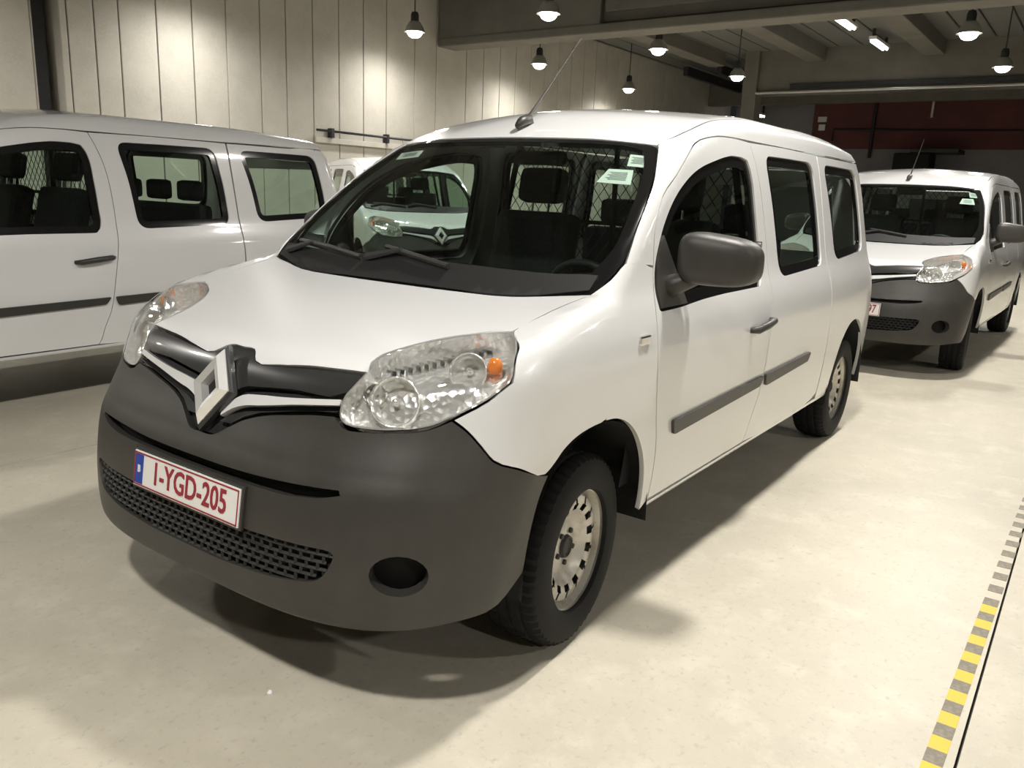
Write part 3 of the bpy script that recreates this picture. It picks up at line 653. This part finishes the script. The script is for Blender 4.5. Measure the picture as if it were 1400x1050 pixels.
# antenna
ab = Vector(body_pt(-.775, 0.)); an = MB().tube([ab+Vector((.05, 0, .0)), ab+Vector((.02, 0, .022)), ab+Vector((-.03, 0, .035)), ab+Vector((-.06, 0, .012))], [.012, .022, .024, .01], 8).build('antenna', m_plas, VAN, smooth=True)
MB().tube([ab+Vector((-.015, 0, .03)), ab+Vector((-.10, 0, .11)), ab+Vector((-.42, 0, .42))], [.009, .005, .002], 6).build('antenna_mast', m_plas, an)
# --- wheels
def wheel(x, sgn, steer):
    n = 56
    prof = [(.196, -.098), (.23, -.104), (.28, -.102), (.306, -.092), (.318, -.074), (.318, -.05), (.309, -.047), (.309, -.038), (.3185, -.035), (.319, -.008), (.310, -.005), (.310, .005), (.319, .008), (.3185, .035), (.309, .038), (.309, .047), (.318, .05), (.318, .074), (.306, .092), (.28, .102), (.23, .104), (.205, .098), (.200, .084)]
    rf2 = lambda i, k, r: r-.008 if (k % 2 and r > .30 and (4 <= i <= 5 or 16 <= i <= 17 or i in (3, 18))) else (r-.006 if (k % 4 == 1 and 8 <= i <= 13 and r > .315) else r)
    ty = MB().lathe(prof, 112, 'y', rfun=rf2).build('wheel', m_rubber, VAN, autosm=.6)
    ty.location = (x, .762*sgn, .317); ty.rotation_euler = (0, .3 if sgn > 0 else 1.2, steer if sgn > 0 else PI+steer)
    if abs(steer) < 1e-6: ty.rotation_euler[2] = 0 if sgn > 0 else PI
    rp = [(.200, .080), (.213, .088), (.211, .080), (.198, .074), (.190, .050), (.186, .035), (.184, .046), (.174, .062), (.150, .066), (.128, .058), (.110, .038), (.092, .026), (.080, .030), (.072, .036), (.040, .038)]
    skip = lambda i, k: i == 8 and (k % 6) in (1, 2, 3) or i == 7 and (k % 6) in (2,)
    rim = MB().lathe(rp, 84, 'y', skip=skip).build('rim', m_rim, ty, autosm=.7)
    MB().lathe([(.04, .038), (.036, .050), (.030, .052), (.026, .046), (0, .046)], 24, 'y').lathe([(.185, -.02), (.16, -.0), (.05, .0), (0, .0)], 32, 'y').build('hub', m_hub, ty, autosm=.7)
    mb = MB()
    for k in range(5):
        q = 2*PI*k/5; mb.lathe([(0, .046), (.009, .046), (.010, .030)], 6, 'y', (.056*math.cos(q), 0, .056*math.sin(q)))
    mb.build('lug_bolts', m_hub, ty)
    MB().lathe([(.19, -.09), (.19, .03), (.175, .03), (.175, -.09)], 32, 'y').build('rim_barrel', m_hub, ty)
    return ty
for x, st_ in ((.030, .10), (-3.106, 0.)):
    for sgn in (1, -1): wheel(x, sgn, st_)
# --- arches, floor pan, cabin
def arch_tub(x):
    for sgn in (1, -1):
        mb = MB(); n = 16; V = []
        for y_ in (.52, .885):
            for k in range(n+1):
                q = PI*k/n-.12*(1 if k == 0 else -1 if k == n else 0); V.append((x+.395*math.cos(q), y_*sgn, .345+.405*math.sin(q)))
        V2 = V+[(x, .52*sgn, .35)]
        mb.add(V2, [(k, k+1, n+2+k, n+1+k) for k in range(n)]+[(k+1, k, 2*n+2) for k in range(n)]); mb.build('wheel_arch_liner', m_dark, VAN)
arch_tub(0.0); arch_tub(-3.106)
MB().box(-3.58, -3.52, -.75, .75, .35, .62).box(-2.66, -.43, -.84, .84, .345, .40).box(-3.6, .70, -.51, .51, .30, .42).build('floor_pan', m_dark, VAN)
MB().box(-2.45, -1.15, -.62, .15, .21, .35, .04).box(-1.1, .2, -.25, .25, .2, .36, .05).box(-3.2, -1.1, .25, .4, .24, .36, .04).box(-3.5, -2.75, -.35, .4, .22, .36, .06).box(-3.2, -3.0, -.62, .62, .26, .36, .04).build('underbody', m_dark, VAN)
MB().box(-.05, .62, -.49, .49, .42, .88, .05).build('engine_bay', m_dark, VAN)
MB().box(.28, .70, -.62, .62, .30, .36).build('under_tray', m_dark, VAN)
MB().box(-3.5, -.45, -.80, .80, .46, .50).build('cabin_floor', m_trim, VAN)
trim = [(-.30, .42), (-2.66, .42), (-2.70, .80), (-3.55, .80), (-3.55, 1.02), (-.42, 1.02), (-.30, .95)]
panel('door_trim', trim, fr_side, m_trim, VAN, True, res=.08, off=-.075, depth=-.0, rim=False)
panel('headliner', both([(-.72, 0), (-.72, .3), (-.76, .56), (-1.2, .60), (-3.2, .60), (-3.4, .5), (-3.42, 0)]), fr_top, m_liner, VAN, res=.09, off=-.035, rim=False)
DB = MB(); n = 24; V = []       # dashboard moulded between the doors
profd = [(-.10, 1.05), (-.20, 1.09), (-.33, 1.095), (-.45, 1.075), (-.55, 1.03), (-.60, .96), (-.58, .85), (-.52, .70), (-.45, .55)]
for j in range(n+1):
    yy = -.74+1.48*j/n
    for i, (px, pz) in enumerate(profd):
        hump = .035*math.exp(-((yy-.38)/.17)**2) if 2 <= i <= 4 else 0; V.append((px-.02*math.cos(yy*2)-(.03 if abs(yy) < .15 and i > 4 else 0), yy, pz+hump-.03*(abs(yy)/.74)**3))
k_ = len(profd); DB.add(V, [(j*k_+i, j*k_+i+1, (j+1)*k_+i+1, (j+1)*k_+i) for j in range(n) for i in range(k_-1)])
da = DB.build('dashboard', m_dash, VAN, smooth=True)
MB().box(-.62, -.57, -.13, .13, .86, 1.03, .01).build('centre_panel', m_trim, da)
for yy in (-.55, -.2, .17, .6): MB().lathe([(.0, 0), (.035, .004), (.045, .0), (.05, -.02)], 16, 'x', (-.60, yy, .96)).build('air_vent', m_trim, da)
mb = MB(); ring = []
for k in range(29):
    q = 2*PI*k/28; p = Vector((0, .185*math.cos(q), .185*math.sin(q))); ring.append(Matrix.Rotation(.45, 3, 'Y') @ p+Vector((-.76, .38, 1.01)))
mb.tube(ring, .016, 8, False)
for q in (0, PI, -PI/2): mb.tube([(-.75, .38, 1.0), Matrix.Rotation(.45, 3, 'Y') @ Vector((0, .18*math.cos(q), .18*math.sin(q)))+Vector((-.76, .38, 1.01))], .018, 6)
mb.tube([(-.55, .38, .93), (-.77, .38, 1.01)], .05, 10); sw = mb.build('steering_wheel', m_dash, VAN, smooth=True)
MB().box(-.61, -.55, .28, .48, 1.06, 1.10, .01).build('instrument_hood', m_dash, da)
for k, (px, py, rz) in enumerate(((-.30, -.30, .3), (-.33, -.22, .9))):
    mb = MB(); mb.add([(0, 0, 0), (.12, .01, .02), (.11, .10, .0), (.01, .09, .025), (.06, .05, .045)], [(0, 1, 4), (1, 2, 4), (2, 3, 4), (3, 0, 4)])
    mb.V = [(px+v[0]*math.cos(rz)-v[1]*math.sin(rz), py+v[0]*math.sin(rz)+v[1]*math.cos(rz), 1.10+v[2]) for v in mb.V]; mb.build('crumpled_paper', m_paper, VAN)
def seat(y_, x_=-1.10):
    s = MB().box(x_-.25, x_+.28, y_-.25, y_+.25, .62, .78, .05).build('front_seat', m_seat, VAN)
    b = MB().box(-.07, .07, -.24, .24, 0, .62, .05); b.V = [tuple(Matrix.Rotation(-.25, 3, 'Y') @ Vector(v)+Vector((x_-.24, y_, .74))) for v in b.V]; b.build('seat_back', m_seat, s)
    hb = MB().box(-.05, .05, -.135, .135, -.085, .10, .045); hb.V = [tuple(Matrix.Rotation(-.2, 3, 'Y') @ Vector(v)+Vector((x_-.41, y_, 1.47))) for v in hb.V]; hr = hb.build('headrest', m_seat, s)
    MB().tube([(x_-.39, y_-.05, 1.33), (x_-.40, y_-.05, 1.42)], .007, 6).tube([(x_-.39, y_+.05, 1.33), (x_-.40, y_+.05, 1.42)], .007, 6).build('headrest_posts', m_chrome, s)
    MB().box(x_-.2, x_+.2, y_-.2, y_+.2, .5, .62).build('seat_base', m_dark, s)
seat(.38); seat(-.38)
# bulkhead: frame with a diamond wire mesh
bx = -1.60
fr = MB().tube([(bx, -.74, 1.05), (bx, .74, 1.05)], .018, 6).tube([(bx, -.60, 1.70), (bx, .60, 1.70)], .018, 6).tube([(bx, -.74, 1.05), (bx, -.60, 1.70)], .018, 6).tube([(bx, .74, 1.05), (bx, .60, 1.70)], .018, 6).tube([(bx, 0, 1.05), (bx, 0, 1.72)], .015, 6).box(bx-.015, bx+.015, -.76, .76, .5, 1.05).tube([(bx, -.70, 1.30), (bx, .70, 1.30)], .012, 6).build('bulkhead', m_trim, VAN)
mb = MB(); p_ = .062; z0, z1, hy = 1.06, 1.70, .70
k = -24
for k in range(-26, 27):
    for s_ in (1, -1):
        c = k*p_; pts = []
        for zz in (z0, z1):
            pts.append((s_*(zz-z0)*.75+c, zz))
        (ya, za), (yb_, zb) = pts
        def yl(zz): return .74-(zz-1.05)*.215
        # clip to the frame
        t0, t1 = 0., 1.
        for tt in np.linspace(0, 1, 60):
            yy = ya+(yb_-ya)*tt; zz = za+(zb-za)*tt
            if abs(yy) <= yl(zz): break
        else: continue
        ins_t = [tt for tt in np.linspace(0, 1, 60) if abs(ya+(yb_-ya)*tt) <= yl(za+(zb-za)*tt)]
        t0, t1 = ins_t[0], ins_t[-1]
        if t1-t0 < .03: continue
        mb.tube([(bx+.004*s_, ya+(yb_-ya)*t0, za+(zb-za)*t0), (bx+.004*s_, ya+(yb_-ya)*t1, za+(zb-za)*t1)], .0026, 3, False)
o = mb.build('wire_mesh', m_wire, fr); o['kind'] = 'stuff'
# rear bench
s = MB().box(-2.35, -1.95, -.62, .62, .6, .74, .05).build('rear_bench', m_seat, VAN)
MB().box(-2.45, -2.32, -.62, .62, .72, 1.25, .05).build('bench_back', m_seat, s)
for yy in (-.4, 0, .4): MB().box(-2.45, -2.36, yy-.12, yy+.12, 1.27, 1.42, .035).build('headrest', m_seat, s)
MB().box(-.95, -.88, -.12, .12, 1.56, 1.62, .02).build('rear_view_mirror', m_trim, VAN)
for yy in (.38, -.38): MB().box(-.90, -.74, yy-.2, yy+.2, 1.63, 1.65, .008).build('sun_visor', m_liner, VAN)

# ------------------------------------------------------------------ the other vans: the same model
def place_van(label, loc, rz, drop):
    v = copy_tree(VAN); v['label'] = label; v.location = loc; v.rotation_euler = (0, 0, rz)
    for ch in list(v.children):
        for nm in drop:
            if ch.name.split('.')[0] == nm:
                for g in list(ch.children): bpy.data.objects.remove(g)
                bpy.data.objects.remove(ch); break
    return v
vl = place_van('white van at the left edge, its long side seen behind the front van', (.89, -3.93, 0), .022, ['number_plate', 'crumpled_paper', 'windscreen_sticker'])
vr = place_van('white van at the right, parked behind the front van, front half visible', (-6.287, .33, 0), -.02, ['crumpled_paper'])
vb = place_van('white van at the back, turned aside, seen only through the front windscreen', (-6.2, -5.42, 0), 1.02, ['number_plate', 'crumpled_paper', 'windscreen_sticker'])
for ch in vr.children:
    if ch.name.startswith('number_plate'):
        ch['label'] = 'white plate, only the last characters 397 showing'
        for g in list(ch.children):
            if g.name.startswith('plate_characters') or g.name.startswith('country'): bpy.data.objects.remove(g)
        text_plate('397', ch, .178, xs=.68)

# ------------------------------------------------------------------ hazard tape on the floor
tp = thing('hazard_tape', 'worn yellow and black striped tape stuck along a floor joint at the right', 'tape', (-.09, 1.935, 0))
per = .1405
ty_ = mesh('yellow_stripe', [(-per/4, -.026, .0), (per/4, -.026, 0), (per/4, .024, 0), (-per/4, .024, 0), (-per/4, -.026, .0012), (per/4, -.026, .0012), (per/4, .024, .0012), (-per/4, .024, .0012)], [(4, 5, 6, 7), (0, 1, 5, 4), (1, 2, 6, 5), (2, 3, 7, 6), (3, 0, 4, 7)])
ty_.materials.append(m_yel); td_ = ty_.copy(); td_.name = 'dark_stripe'; td_.materials.clear(); td_.materials.append(m_tdk)
for k in range(-22, 8):
    for me_, nm, dx in ((td_, 'dark_stripe', 0.), (ty_, 'yellow_stripe', per/2)):
        if nm == 'yellow_stripe' and k < -8: continue      # the yellow has worn off further back
        o = bpy.data.objects.new(nm, me_); COL.objects.link(o); o.parent = tp
        x_ = k*per+dx; o.location = (x_, .0-x_*.014, 0); o.rotation_euler = (0, 0, -.014+random.uniform(-.01, .01))
# small litter on the floor
def pebble(x, y, s, m, label):
    b = bmesh.new(); bmesh.ops.create_icosphere(b, subdivisions=2, radius=s)
    for v in b.verts: v.co = Vector((v.co.x*1.2, v.co.y, max(v.co.z, -.4*s)+.4*s))*(1+random.uniform(-.12, .12))
    zmin = min(v.co.z for v in b.verts)
    for v in b.verts: v.co.z -= zmin
    me = bpy.data.meshes.new('pebble'); b.to_mesh(me); b.free(); me.polygons.foreach_set('use_smooth', [True]*len(me.polygons))
    tag(link('pebble', me, None, m, (x, y, 0)), label, 'pebble', 'bits lying on the floor')
pebble(.85, .33, .008, m_paper, 'tiny pale bead on the floor just ahead of the bumper')
